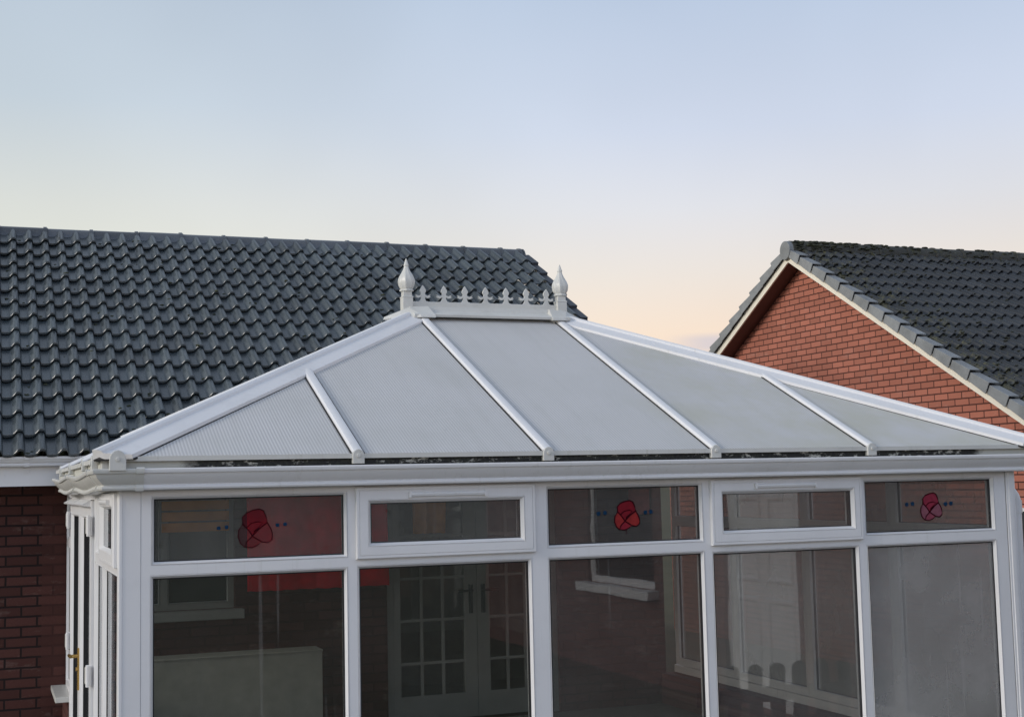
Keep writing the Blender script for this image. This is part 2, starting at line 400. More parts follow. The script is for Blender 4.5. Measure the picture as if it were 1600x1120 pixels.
sd = bpy.data.lights.new('sun', 'SUN'); sd.energy = 1.75; sd.angle = rad(17); sd.color = (1, .92, .84)
so = bpy.data.objects.new('sun', sd); C.objects.link(so)
sdir = Vector((math.sin(SUN_AZ)*math.cos(SUN_EL), math.cos(SUN_AZ)*math.cos(SUN_EL), math.sin(SUN_EL)))
so.rotation_euler = sdir.to_track_quat('Z', 'Y').to_euler(); so.location = (-20, -8, 12)

# ------------------------------------------------------------------ conservatory
YF, XL, XR, YW = 6.6, .595, 5.79, 10.93
ZS = -1.66                                   # sill level
cons = thing('conservatory', (XL, YF, G), 'white plastic framed conservatory with a hipped opaque roof and spiked ridge, filling the foreground', 'conservatory')
front = lambda u, v, d: (u, YF+d, v)
left = lambda u, v, d: (XL+d, u, v)
right = lambda u, v, d: (XR-d, u, v)
FR = [M['upvc'], M['gasket']]

def cell(b, mp, R, g):
    """one fixed light: flat, groove, sloping bead, gasket, reveal"""
    e = lambda k: (g[0]-k, g[1]+k, g[2]-k, g[3]+k)
    b.ring(mp, [(*R, 0), (*e(.017), 0), (*e(.0165), .005), (*e(.012), .005), (*e(.0115), -.002), (*e(.001), .017), (*e(-.005), .0185), (*e(-.005), .034), (*e(-.002), .036), (*e(0), .058), (*R, .064)],
           [0, 0, 0, 0, 0, 1, 1, 1, 0, 0])
def pane(mp, g, parent, mat):
    u0, u1, v0, v1 = g; b = MB()
    vs = [mp(u, v, d) for u in (u0-.002, u1+.002) for v in (v0-.002, v1+.002) for d in (.0205, .0245)]
    b.add(vs, [(0, 1, 3, 2), (4, 6, 7, 5), (0, 4, 5, 1), (2, 3, 7, 6), (0, 2, 6, 4), (1, 5, 7, 3)])
    return b.build('glass_pane', mat, parent)
def sash(mp, R, g, parent):
    b = MB(); i = lambda k: (R[0]+k, R[1]-k, R[2]+k, R[3]-k); e = lambda k: (g[0]-k, g[1]+k, g[2]-k, g[3]+k)
    b.ring(mp, [(*i(.003), .002), (*i(.0), -.004), (*i(0), -.020), (*i(.004), -.024), (*i(.015), -.024), (*i(.0155), -.021), (*i(.0185), -.021), (*i(.019), -.025), (*e(.020), -.025), (*e(.0195), -.021), (*e(.0155), -.021), (*e(.015), -.026), (*e(.001), -.004), (*e(-.005), -.002), (*e(-.005), .030), (*e(0), .032), (*e(0), .05), (*i(.02), .05)],
           [0]*12+[1, 1]+[0]*3)
    return b.build('opening_sash', FR, parent)

ZT, ZM, ZB = .012, -.3685, -1.62
XE = [.690, 1.6985, 2.7075, 3.6845, 4.6865, 5.716]           # bay boundaries
G_UP = [(.751, 1.660, -.331, -.040), (1.793, 2.588, -.280, -.086), (2.755, 3.644, -.327, -.037), (3.783, 4.611, -.285, -.087), (4.725, 5.617, -.330, -.041)]
G_LO = [(.747, 1.659, -1.565, -.409), (1.738, 2.634, -1.565, -.404), (2.755, 3.645, -1.565, -.405), (3.724, 4.645, -1.565, -.411), (4.728, 5.618, -1.565, -.412)]
WL = ['fixed window with red cloth behind', None, None, None, 'misted fixed window at the right end']
def vent_bar(u0, u1, v, mp, parent):
    b = MB()
    prof = [(-.026, -.011), (-.040, -.008), (-.044, .002), (-.040, .010), (-.026, .012)]
    n = len(prof); vs = [mp(u0, v+q, d) for d, q in prof]+[mp(u1, v+q, d) for d, q in prof]
    b.add(vs, [(i, (i+1) % n, n+(i+1) % n, n+i) for i in range(n)]+[tuple(range(n)), tuple(range(2*n-1, n-1, -1))])
    for uu in (u0, u1):
        s_ = -1 if uu == u0 else 1
        vs = [mp(uu+s_*k, v+q, d) for k in (0, .012) for q in (-.013, .014) for d in (-.0255, -.042)]
        b.add(vs, [(0, 1, 3, 2), (4, 6, 7, 5), (0, 4, 5, 1), (2, 3, 7, 6), (0, 2, 6, 4), (1, 5, 7, 3)])
    return b.build('trickle_vent', M['upvc'], parent)
for i in range(5):
    b = MB(); R1 = (XE[i], XE[i+1], ZM, ZT); R2 = (XE[i], XE[i+1], ZB, ZM)
    vent = i in (1, 3)
    SR = [None, (1.715, 2.668, -.357, -.006), None, (3.702, 4.686-.006, -.364, -.010)][i] if vent else None
    if vent: cell(b, front, R1, (SR[0]+.035, SR[1]-.035, SR[2]+.035, SR[3]-.035))
    else: cell(b, front, R1, G_UP[i])
    cell(b, front, R2, G_LO[i])
    w = b.build('window', FR, cons)
    if WL[i]: w['label'] = WL[i]
    if vent:
        w['label'] = 'window with an opening top light'
        s = sash(front, SR, G_UP[i], w)
        mpv = lambda u, v, d: front(u, v, d-.024)
        pane(mpv, G_UP[i], w, M['glass_top'])
        vx = [(1.995, 2.385), (3.985, 4.36)][i//3]
        vent_bar(vx[0], vx[1], -.047, front, w)
    else:
        pane(front, G_UP[i], w, M['glass_top'])
    pane(front, G_LO[i], w, M['glass_mist'] if i == 4 else M['glass_fog'] if i == 3 else M['glass_haze'] if i == 2 else M['glass'])
# corner posts
for x0, x1, bx in ((XL, .690, 1), (5.716, XR, 0)):
    b = MB()
    if bx:
        b.box(x0, x1, YF-.001, YF+.075, G+.3, .055)
        b.box(x0-.006, x0+.012, YF-.004, YF+.079, G+.3, .05)
    else:
        b.box(x0+.006, x1, YF-.003, YF+.08, G+.3, .055)
        b.box(x0+.022, x1-.020, YF-.008, YF+.05, G+.3, .052)
    b.build('corner_post', M['upvc'], cons, bevel=.004)
# dwarf wall, sill, floor
for q in ((XL-.02, XR+.02, YF-.02, YF+.20, ZS), (XL-.02, XL+.2, YF+.202, 8.10, ZS), (XL-.02, XL+.2, 10.245, YW-.002, -1.44), (XR-.2, XR+.02, YF+.202, YW-.002, ZS)):
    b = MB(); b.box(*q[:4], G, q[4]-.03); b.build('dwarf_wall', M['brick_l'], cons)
b = MB(); b.box(XL-.05, XR+.05, YF-.09, YF+.08, ZS-.03, ZS+.035); b.box(XL-.10, XL+.08, YF+.08, 8.10, ZS-.03, ZS+.035); b.box(XR-.07, XR+.07, YF+.08, YW, ZS-.03, ZS+.035)
b.build('window_sill', M['upvc'], cons, bevel=.005)
b = MB(); b.box(XL-.105, XL+.08, 10.243, YW-.003, -1.465, -1.428); b.build('window_sill', M['upvc_old'], cons, bevel=.004)
b = MB(); b.box(XL+.0, XR-.0, YF+.0, YW-.002, G+.02, -1.951); b.build('floor', M['floor'], cons)
# left side: window bay, French doors, narrow window by the house wall
YE = [6.68, 7.56, 8.12]
for k in range(2):
    b = MB(); R1 = (YE[k], YE[k+1], ZM, ZT); R2 = (YE[k], YE[k+1], ZB, ZM)
    gl = (YE[k]+.05, YE[k+1]-.05, ZB+.055, ZM-.04)
    gu = (YE[k]+.05, YE[k+1]-.05, ZM+.045, ZT-.06)
    SRl = (YE[k]+.015, YE[k+1]-.02, ZM+.012, ZT-.02)
    if k == 0: cell(b, left, R1, (SRl[0]+.035, SRl[1]-.035, SRl[2]+.035, SRl[3]-.035))
    else: cell(b, left, R1, gu)
    cell(b, left, R2, gl); w = b.build('window', FR, cons); w['label'] = 'side window with small open vent' if k == 0 else 'narrow side window beside the door'
    if k == 0:
        gv = (SRl[0]+.08, SRl[1]-.08, SRl[2]+.078, SRl[3]-.078)
        sash(left, SRl, gv, w); pane(lambda u, v, d: left(u, v, d-.024), gv, w, M['glass_side'])
        vent_bar(6.88, 7.30, -.052, left, w)
    else: pane(left, gu, w, M['glass_side'])
    pane(left, gl, w, M['glass_side'])
b = MB(); R1 = (10.24, 10.90, ZM, ZT); R2 = (10.24, 10.90, -1.43, ZM)
cell(b, left, R1, (10.30, 10.84, ZM+.045, ZT-.06)); cell(b, left, R2, (10.30, 10.84, -1.375, ZM-.04)); w = b.build('window', FR, cons); w['label'] = 'narrow side window against the house wall'
pane(left, (10.30, 10.84, ZM+.045, ZT-.06), w, M['glass_side']); pane(left, (10.30, 10.84, -1.375, ZM-.04), w, M['glass_side'])
b = MB(); b.box(XL, XL+.064, 8.12, 8.17, -1.95, .04); b.box(XL, XL+.064, 10.19, 10.24, -1.95, .04); b.box(XL, XL+.064, 8.17, 10.19, -.045, .04); b.build('door_frame', M['upvc'], cons, bevel=.003)
for k, (y0, y1) in enumerate(((8.175, 9.178), (9.182, 10.185))):
    b = MB(); Rr = (y0, y1, -1.93, -.05); g = (y0+.10, y1-.10, -1.75, -.16)
    e = lambda q: (g[0]-q, g[1]+q, g[2]-q, g[3]+q)
    b.ring(left, [(*Rr, .03), (*Rr, -.016), (*e(.018), -.016), (*e(.0175), -.012), (*e(.014), -.012), (*e(.0135), -.017), (*e(0), .004), (*e(-.005), .006), (*e(-.005), .03), (*e(0), .032), (*Rr, .032)], [0]*6+[1, 1, 0, 0])
    d = b.build('door', FR, cons)
    pane(left, g, d, M['glass_side'])
    yh = y0 if k == 0 else y1
    for zz in (-.19, -1.03, -1.75):
        h = MB(); yc = y0+.012 if k == 0 else y1-.012
        h.box(XL-.040, XL-.012, yc-.034, yc+.034, zz-.055, zz+.055); h.box(XL-.046, XL-.040, yc-.024, yc+.024, zz-.046, zz+.046, 1)
        h.tube([(XL-.034, yc-.04, zz-.06), (XL-.034, yc-.04, zz+.06)], .011, 8)
        h.build('hinge', [M['upvc'], M['upvc_old']], d, bevel=.003)
    if k == 0:
        h = MB(); yc = 9.14
        h.box(XL-.028, XL-.016, yc-.018, yc+.018, -1.235, -.975)
        h.tube([(XL-.028, yc, -1.025), (XL-.070, yc, -1.025)], .011, 10)
        h.tube([(XL-.070, yc-.012, -1.025), (XL-.074, yc+.03, -1.024), (XL-.072, yc+.08, -1.026), (XL-.068, yc+.12, -1.032)], .0105, 10)
        h.tube([(XL-.028, yc, -1.105), (XL-.038, yc, -1.105)], .012, 10)
        h.build('handle', M['brass'], d, smooth=40)
b = MB(); b.extr([(-.016, -.030), (-.060, -.022), (-.064, -.014), (-.016, .012)], (XL, 8.22, -.055), (XL, 9.15, -.055), (1, 0, 0), (0, 0, 1)); b.extr([(-.016, -.030), (-.060, -.022), (-.064, -.014), (-.016, .012)], (XL, 9.22, -.055), (XL, 10.15, -.055), (1, 0, 0), (0, 0, 1))
b.build('weather_bar', M['upvc'], cons)
# right side
RE = [6.68, 7.74, 8.80, 9.86, 10.90]
for k in range(4):
    b = MB(); R1 = (RE[k], RE[k+1], ZM, ZT); R2 = (RE[k], RE[k+1], ZB, ZM)
    gu = (RE[k]+.05, RE[k+1]-.05, ZM+.045, ZT-.06); gl = (RE[k]+.05, RE[k+1]-.05, ZB+.055, ZM-.04)
    cell(b, right, R1, gu); cell(b, right, R2, gl); w = b.build('window', FR, cons); w['label'] = 'right hand side window'
    pane(right, gu, w, M['glass_mist']); pane(right, gl, w, M['glass_mist'])

# roof ------------------------------------------------------------
ZE, YEV, XEL, XER = .157, 6.50, .50, 5.90
TP = math.tan(rad(24.1)); RUN = 2.20
YR = YEV+RUN; XRL, XRR = XEL+RUN, XER-RUN; ZR = ZE+RUN*TP
RAF = [1.706, 2.711, 3.691, 4.696]
YB = 10.45
def fz(y): return ZE+(y-YEV)*TP
cs = math.cos(rad(24.1)); th = Vector((0, 0, .016))
def panel(poly, uvf):
    b = MB(); b.prism([Vector(q) for q in poly], -th, 0, [uvf(q) for q in poly]); return b.build('roof_panel', M['poly'], cons)
uvF = lambda q: (q[0], q[1]/cs); uvS = lambda q: (q[1], q[0]/cs)
hipL = lambda x: YEV+(x-XEL); hipR = lambda x: YEV+(XER-x)
g_ = .012
FP = [[(XEL+.09, YEV), (RAF[0]-g_, YEV), (RAF[0]-g_, hipL(RAF[0]-g_)-.03)],
      [(RAF[0]+g_, YEV), (RAF[1]-g_, YEV), (RAF[1]-g_, YR-.02), (XRL, YR-.02), (RAF[0]+g_, hipL(RAF[0]+g_)-.03)],
      [(RAF[1]+g_, YEV), (RAF[2]-g_, YEV), (RAF[2]-g_, YR-.02), (RAF[1]+g_, YR-.02)],
      [(RAF[2]+g_, YEV), (RAF[3]-g_, YEV), (RAF[3]-g_, hipR(RAF[3]-g_)-.03), (XRR, YR-.02), (RAF[2]+g_, YR-.02)],
      [(RAF[3]+g_, YEV), (XER-.09, YEV), (RAF[3]+g_, hipR(RAF[3]+g_)-.03)]]
for P_ in FP: panel([(x, y, fz(y)) for x, y in P_], uvF)
sx = lambda x: ZE+(x-XEL)*TP; sxr = lambda x: ZE+(XER-x)*TP; bz = lambda y: ZR-(y-YR)*TP
yb2 = lambda x: YR+(XRL-x)
panel([(x, y, sx(x)) for x, y in ((XEL, YEV+.09), (XRL-.02, YR), (XEL+(YR+RUN-YB), YB), (XEL, YB))], uvS)
panel([(x, y, sxr(x)) for x, y in ((XER, YEV+.09), (XER, YB), (XER-(YR+RUN-YB), YB), (XRR+.02, YR))], uvS)
panel([(x, y, bz(y)) for x, y in ((XRL, YR+.02), (XRR, YR+.02), (XER-(YR+RUN-YB)-.03, YB), (XEL+(YR+RUN-YB)+.03, YB))], uvF)
def bar(prof, p0, p1, upv, b, mi=0, cut=0.):
    p0, p1 = Vector(p0), Vector(p1); t_ = (p1-p0).normalized(); sd_ = t_.cross(Vector(upv)).normalized(); uu = sd_.cross(t_)
    if cut:
        n = len(prof); vs = [p0+sd_*a+uu*h+t_*(abs(a)*cut) for a, h in prof]+[p1+sd_*a+uu*h for a, h in prof]
        return b.add(vs, [(i, (i+1) % n, n+(i+1) % n, n+i) for i in range(n)]+[tuple(range(n)), tuple(range(2*n-1, n-1, -1))], mi)
    return b.extr(prof, p0, p1, sd_, uu, True, mi)
PB = [(-.028, .004), (-.028, .011), (-.021, .020), (-.012, .0225), (.012, .0225), (.021, .020), (.028, .011), (.028, .004)]
GK = [(-.036, -.0005), (-.036, .0045), (.036, .0045), (.036, -.0005)]
def end_cap(c, ax, out, w, h, name='end_cap', par=None):
    """round-topped cover plate with a fixing bolt"""
    b = MB(); ax = Vector(ax); out = Vector(out); c = Vector(c); pts = [(-w/2, 0), (w/2, 0), (w/2, h*.5)]+[(w/2*math.cos(a), h*.5+h*.5*math.sin(a)) for a in [math.pi*k/8 for k in range(1, 8)]]+[(-w/2, h*.5)]
    b.prism([c+ax*a+Vector((0, 0, q)) for a, q in pts], out*-.03)
    bc = c+Vector((0, 0, h*.55)); n = 10
    b.prism([bc+ax*(.011*math.cos(2*math.pi*k/n))+Vector((0, 0, .011*math.sin(2*math.pi*k/n))) for k in range(n)], out*.006)
    return b.build(name, M['upvc_old'], par, bevel=.004)
def rafter(p0, p1, upv, out, ax):
    b = MB(); bar(PB, p0, p1, upv, b); bar(GK, p0, p1, upv, b, 1)
    r = b.build('glazing_bar', FR, cons, smooth=35)
    end_cap(Vector(p0)+Vector(out)*.012+Vector((0, 0, -.045)), ax, out, .060, .072, 'end_cap', r)
nF = (0, -math.sin(rad(24.1)), cs)
tops = [hipL(RAF[0]), YR-.03, YR-.03, hipR(RAF[3])]
for x, yt in zip(RAF, tops): rafter((x, YEV-.005, fz(YEV-.005)), (x, yt, fz(yt)), nF, (0, -1, 0), (1, 0, 0))
for y in (7.55, 8.7, 9.75):
    xt = min(XRL-.05, XEL+(y-YEV) if y < YR else XEL+(YR+RUN-y)); rafter((XEL-.005, y, sx(XEL-.005)), (xt, y, sx(xt)), (-math.sin(rad(24.1)), 0, cs), (-1, 0, 0), (0, 1, 0))
    xq = XER-(xt-XEL); rafter((XER+.005, y, sx(XEL-.005)), (xq, y, sxr(xq)), (math.sin(rad(24.1)), 0, cs), (1, 0, 0), (0, 1, 0))
HB = [(-.115, -.036), (-.115, -.012), (-.040, .020), (-.030, .024), (-.026, .036), (-.012, .046), (.012, .046), (.026, .036), (.030, .024), (.040, .020), (.115, -.012), (.115, -.036), (.03, -.008), (-.03, -.008)]
HG = [(-.121, -.040), (-.121, -.032), (0, .004), (.121, -.032), (.121, -.040), (0, -.004)]
for p0, p1 in (((XEL-.03, YEV-.03, ZE-.03*TP), (XRL+.02, YR+.02, ZR)), ((XER+.03, YEV-.03, ZE-.03*TP), (XRR-.02, YR+.02, ZR)),
               ((XEL+(YR+RUN-YB), YB, fz(YEV+(YR+RUN-YB))), (XRL+.02, YR-.02, ZR)), ((XER-(YR+RUN-YB), YB, fz(YEV+(YR+RUN-YB))), (XRR-.02, YR-.02, ZR))):
    b = MB(); bar(HB, p0, p1, (0, 0, 1), b, 0, 1.05); bar(HG, p0, p1, (0, 0, 1), b, 1, 1.05); b.build('hip_bar', FR, cons, smooth=35)
end_cap((.572, YEV-.036, .094), (1, 0, 0), (0, -1, 0), .075, .095, 'end_cap', cons)
end_cap((XEL-.035, 6.62, .085), (0, 1, 0), (-1, 0, 0), .075, .085, 'end_cap', cons)
b = MB(); b.box(XEL+.004, XEL+.09, YEV+.004, YEV+.09, .09, ZE-.004); b.build('corner_block', M['upvc_old'], cons, bevel=.004)
# panel end trim and the algae-stained closure behind the gutter
b = MB(); b.box(XEL+.10, XER-.10, YEV-.008, YEV+.012, ZE-.020, ZE+.003)
b.box(XEL-.008, XEL+.012, YEV+.10, YB, ZE-.020, ZE+.003); b.box(XER-.012, XER+.008, YEV+.10, YB, ZE-.020, ZE+.003); b.build('panel_trim', M['upvc_old'], cons)
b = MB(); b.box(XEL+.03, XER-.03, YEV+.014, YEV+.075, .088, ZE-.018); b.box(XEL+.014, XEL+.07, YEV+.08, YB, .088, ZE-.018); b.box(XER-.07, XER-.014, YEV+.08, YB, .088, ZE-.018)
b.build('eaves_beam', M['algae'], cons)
b = MB(); b.box(XL+.6, XR-.6, YB-.01, YB+.13, fz(YEV+.49)-.1, fz(YEV+.49)-.03); b.build('box_gutter', M['upvc_old'], cons)
# ogee gutter
OG = [(-.12, .100), (-.118, .103), (-.104, .103), (-.104, .098), (-.110, .096), (-.110, .014), (0., .012), (0, .1), (.004, .1), (.004, .004), (-.066, .004), (-.074, .008), (-.076, .018), (-.071, .026), (-.069, .030), (-.075, .036), (-.086, .050), (-.096, .066), (-.102, .078), (-.108, .082), (-.119, .085), (-.121, .092)]
OG = [(a, z) for a, z in [(-.004, .100), (0, .100), (0, .010), (.0, .004), (-.058, .004), (-.068, .007), (-.071, .015), (-.068, .023), (-.062, .027), (-.062, .030), (-.070, .036), (-.082, .050), (-.093, .064), (-.099, .077), (-.100, .081), (-.110, .083), (-.1135, .091), (-.1135, .100), (-.110, .104), (-.098, .104), (-.0965, .099), (-.0965, .080), (-.06, .034), (-.052, .010), (-.004, .010)]]
YG, XG = YF-.012, XL-.018                     # backs of the front and left gutters
b = MB(); b.extr(OG, (.665, YG, 0), (XR+.006, YG, 0), (0, 1, 0), (0, 0, 1)); gt = b.build('gutter', M['upvc'], cons, smooth=25)
b = MB(); b.prism([(XR+.006, YG+a, z) for a, z in [(0, .104), (0, .002), (-.060, .002), (-.073, .006), (-.074, .024), (-.066, .031), (-.100, .078), (-.115, .082), (-.117, .106)]], (.006, 0, 0)); b.build('stop_end', M['upvc'], gt)
def union(b, p0, p1, A):
    pr = [(-.002, .004), (0, -.002), (-.060, -.002), (-.074, .003), (-.077, .015), (-.074, .025), (-.068, .031), (-.075, .036), (-.088, .052), (-.100, .068), (-.106, .079), (-.116, .081), (-.120, .091), (-.120, .102), (-.114, .110), (-.095, .110), (-.09, .1), (-.098, .077), (-.06, .034)]
    b.extr(pr, p0, p1, A, (0, 0, 1))
b = MB(); union(b, (.655, YG, 0), (.692, YG, 0), (0, 1, 0)); b.build('gutter_union', M['upvc_old'], gt, smooth=25)
# external corner piece, mitred
b = MB(); b.extr(OG, (XG, YG, 0), (.665, YG, 0), (0, 1, 0), (0, 0, 1), True, 0, True, 1., 0)
b.extr(OG, (XG, YG, 0), (XG, 6.86, 0), (1, 0, 0), (0, 0, 1), True, 0, True, 1., 0)
b.build('gutter_corner', M['upvc_old'], cons, smooth=25)
# side gutter, sagging a little between its brackets
b = MB(); st = []
NN = 30
for k in range(NN+1):
    y = 6.86+(10.42-6.86)*k/NN; st.append((y, -.019*math.sin((y-6.86)*math.pi/1.78)**2))
nP = len(OG); vs = []; fs = []
for y, dz in st: vs += [(XG+a, y, z+dz) for a, z in OG]
for k in range(NN):
    for i in range(nP): fs.append((k*nP+i, k*nP+(i+1) % nP, (k+1)*nP+(i+1) % nP, (k+1)*nP+i))
fs += [tuple(range(nP)), tuple(range(NN*nP, NN*nP+nP))]
b.add(vs, fs); gs = b.build('gutter', M['upvc_old'], cons, smooth=25); gs['label'] = 'grubby sagging side gutter'
for y in (6.84, 8.63):
    b = MB(); union(b, (XG, y, 0), (XG, y+.035, 0), (1, 0, 0)); b.build('gutter_union', M['upvc_old'], gs, smooth=25)
b = MB(); b.extr(OG, (XR+.018, 6.62, 0), (XR+.018, 10.4, 0), (-1, 0, 0), (0, 0, 1)); b.build('gutter', M['upvc'], cons, smooth=25)
# downpipe at the right corner
b = MB(); pth = [(5.79, 6.71, -.105)]+[(5.800+.085*math.sin(a), 6.71, -.19+.085*math.cos(a)) for a in [rad(q) for q in range(0, 91, 15)]]+[(5.885, 6.71, -.6), (5.885, 6.71, G+.1)]
b.tube(pth, .034, 16); b.tube([(5.885, 6.71, -.172), (5.885, 6.71, -.25)], .0385, 16); b.build('downpipe', M['upvc'], cons, smooth=40)
# ridge capping, finials and cresting
b = MB(); RP = [(-.150, 1.106), (-.153, 1.121), (-.145, 1.128), (-.062, 1.154), (-.053, 1.158), (-.048, 1.186), (.048, 1.186), (.053, 1.158), (.062, 1.154), (.145, 1.128), (.153, 1.121), (.150, 1.106), (.14, 1.106), (.04, 1.14), (-.04, 1.14), (-.14, 1.106)]
b.extr(RP, (2.64, YR, 0), (3.76, YR, 0), (0, 1, 0), (0, 0, 1)); rc = b.build('ridge_cap', M['upvc_old'], cons)
for sgn, xe in ((-1, 2.70), (1, 3.70)):
    b = MB(); X = lambda q: xe+sgn*q
    vs = [(X(.22), YR-.02, 1.094), (X(.22), YR+.02, 1.094), (X(-.08), YR+.150, 1.092), (X(-.08), YR-.150, 1.092), (X(.07), YR-.052, 1.178), (X(.07), YR+.052, 1.178), (X(-.06), YR+.056, 1.189), (X(-.06), YR-.056, 1.189),
          (X(.225), YR-.025, 1.078), (X(.225), YR+.025, 1.078), (X(-.08), YR+.156, 1.076), (X(-.08), YR-.156, 1.076), (X(.02), YR-.145, 1.092), (X(.02), YR+.145, 1.092), (X(.02), YR-.15, 1.076), (X(.02), YR+.15, 1.076)]
    vs = [(a, YR+(c-YR)*1.12, z+(.024 if z < 1.1 else 0)) for a, c, z in vs]
    fs = [(0, 1, 5, 4), (0, 4, 12), (4, 7, 3, 12), (1, 13, 5), (5, 13, 2, 6), (4, 5, 6, 7), (3, 7, 6, 2), (0, 8, 9, 1), (0, 12, 14, 8), (12, 3, 11, 14), (1, 9, 15, 13), (13, 15, 10, 2), (3, 2, 10, 11), (8, 14, 11, 10, 15, 9)]
    b.add(vs, fs); b.build('ridge_end_cap', M['upvc_old'], cons)
for x in (2.632, 3.752):
    b = MB()
    q = math.sqrt(2)
    b.lathe((x, YR, 1.165), [(.0345*q, 0), (.0345*q, .082), (.037*q, .084), (.037*q, .090), (.029*q, .094), (.029*q, .126)], 4, sq=True)
    f_ = b.build('finial', M['upvc_old'], cons, bevel=.003)
    b = MB(); b.lathe((x, YR, 1.165), [(.034, .124), (.045, .128), (.045, .136), (.038, .142), (.044, .150), (.051, .166), (.0545, .190), (.053, .208), (.046, .228), (.035, .248), (.025, .266), (.0185, .282), (.0145, .296), (.0165, .300), (.0172, .306), (.0145, .312), (.0125, .318), (.008, .334), (.002, .350)], 32, 8, .055, 16)
    b.build('spire', M['upvc_old'], f_, smooth=30)
b = MB(); b.box(2.66, 3.725, YR-.009, YR+.009, 1.184, 1.226); cr = b.build('cresting', M['upvc_old'], cons, bevel=.003)
half = [(.040, 1.224), (.022, 1.231), (.014, 1.245), (.013, 1.258), (.030, 1.250), (.042, 1.252), (.058, 1.262), (.046, 1.264), (.056, 1.276), (.042, 1.271), (.030, 1.266), (.016, 1.272), (.013, 1.281), (.022, 1.296), (.019, 1.310), (.009, 1.326)]
out_ = half+[(0, 1.338)]+[(-a, z) for a, z in reversed(half)]
def fleur(x):
    b = MB(); n = len(out_)
    b.prism([(x+a, YR-.007, z) for a, z in out_], (0, .014, 0)); return b.build('spike', M['upvc_old'], cr, bevel=.0015, loc=(x, YR, 1.224))
f0 = fleur(2.745)
for k in range(1, 7): copy_part(f0, cr, (.1498*k, 0, 0))

# ------------------------------------------------------------------ roofs of concrete tiles
def prof(u):
    u %= 1.
    pts = [(0, .006), (.08, .001), (.22, 0), (.38, .003), (.46, .008), (.54, .020), (.61, .036), (.69, .048), (.77, .053), (.86, .052), (.92, .045), (.96, .030), (.985, .012), (1., .006)]
    for (a, h), (c, k) in zip(pts, pts[1:]):
        if a <= u <= c:
            q = (u-a)/(c-a); q = q*q*(3-2*q)*.5+q*.5; return h+(k-h)*q
    return .007
SAMP = [0, .04, .1, .22, .36, .44, .50, .56, .62, .68, .75, .82, .88, .92, .95, .985]
def tile_roof(name, O, ux, us, x0, x1, rows, gauge, mat, parent, seed, wave=.151, top=None, mirror=False):
    rd = random.Random(seed); b = MB(); O = Vector(O); ux = Vector(ux); us = Vector(us).normalized(); nz_ = ux.cross(us).normalized()
    if nz_.z < 0: nz_ = -nz_
    ntile = int(math.ceil((x1-x0)/(2*wave)))
    for r in range(rows):
        for k in range(ntile):
            xa = x0+k*2*wave; xb = min(x1, xa+2*wave)
            us_ = [w_+q for w_ in (0, 1) for q in SAMP]+[1.9995]
            xs = [(xa+q*wave, prof(q)) for q in us_ if xa+q*wave <= x1+1e-6]
            if len(xs) < 2: continue
            js = rd.uniform(-.004, .004); jh = rd.uniform(-.0015, .003); tl = rd.uniform(-.002, .002)
            s0 = r*gauge+js; s1 = (r+1)*gauge+.025
            if top and s1 > top: s1 = top
            n = len(xs); vs = []
            for j, (x, h) in enumerate(xs):
                dt = tl*(j/n-.5)
                P0 = O+ux*x
                vs += [P0+us*(s0+.0015)+nz_*(h+.013+jh+dt), P0+us*s0+nz_*(h+.030+jh+dt), P0+us*(s0+.005)+nz_*(h+.036+jh+dt), P0+us*s1+nz_*(h+.000)]
            fs = []
            for j in range(n-1):
                for q in range(3): fs.append((4*j+q, 4*j+4+q, 4*j+5+q, 4*j+1+q))
            fs.append((0, 1, 2, 3)); fs.append((4*n-4, 4*n-1, 4*n-2, 4*n-3))
            b.add(vs, fs, 0, rd.random())
    return b.build(name, mat, parent, smooth=50)
def ridge_tiles(x0, x1, y, zc, r, mat, parent, seed, n_=.45, col=True):
    rd = random.Random(seed); b = MB(); x = x0
    angs = [rad(a) for a in range(-20, 201, 15)]
    while x < x1-.01:
        xe = min(x+n_, x1); dz = rd.uniform(-.005, .005); v_ = rd.random()
        def arc(xx, rr): return [(xx, y+rr*math.cos(a), zc+dz+rr*math.sin(a)) for a in angs]
        secs = [(x, r), (xe-.045, r), (xe-.044, r+.011), (xe-.012, r+.011), (xe-.010, r+.002), (xe-.001, r)] if col else [(x, r), (xe-.004, r)]
        vs = []
        for xx, rr in secs: vs += arc(xx, rr)
        n = len(angs); fs = [(k*n+i, k*n+i+1, (k+1)*n+i+1, (k+1)*n+i) for k in range(len(secs)-1) for i in range(n-1)]
        fs += [tuple(range(n)), tuple(range((len(secs)-1)*n, len(secs)*n))]
        b.add(vs, fs, 0, v_); x = xe
    return b.build('ridge_tiles', mat, parent, smooth=40)

# ------------------------------------------------------------------ left bungalow behind the conservatory
HX0, HX1 = -5.0, 5.84
bung = thing('bungalow', (HX0, YW, G), 'brick bungalow with a long wavy slate grey tiled roof, behind the conservatory', 'house')
def wall_rects(b, mp, u0, u1, v0, v1, holes, th_):
    us_ = sorted({u0, u1, *[h[0] for h in holes], *[h[1] for h in holes]}); vs_ = sorted({v0, v1, *[h[2] for h in holes], *[h[3] for h in holes]})
    inh = lambda u, v: any(h[0] < u < h[1] and h[2] < v < h[3] for h in holes)
    for a, c in zip(us_, us_[1:]):
        for e, f in zip(vs_, vs_[1:]):
            if inh((a+c)/2, (e+f)/2): continue
            for d in (0, th_): b.add([mp(a, e, d), mp(c, e, d), mp(c, f, d), mp(a, f, d)], [(0, 1, 2, 3)])
    for h in list(holes)+[(u0, u1, v0, v1)]:
        b.add([mp(u, v, d) for d in (0, th_) for u, v in ((h[0], h[2]), (h[1], h[2]), (h[1], h[3]), (h[0], h[3]))], [(0, 1, 5, 4), (1, 2, 6, 5), (2, 3, 7, 6), (3, 0, 4, 7)])
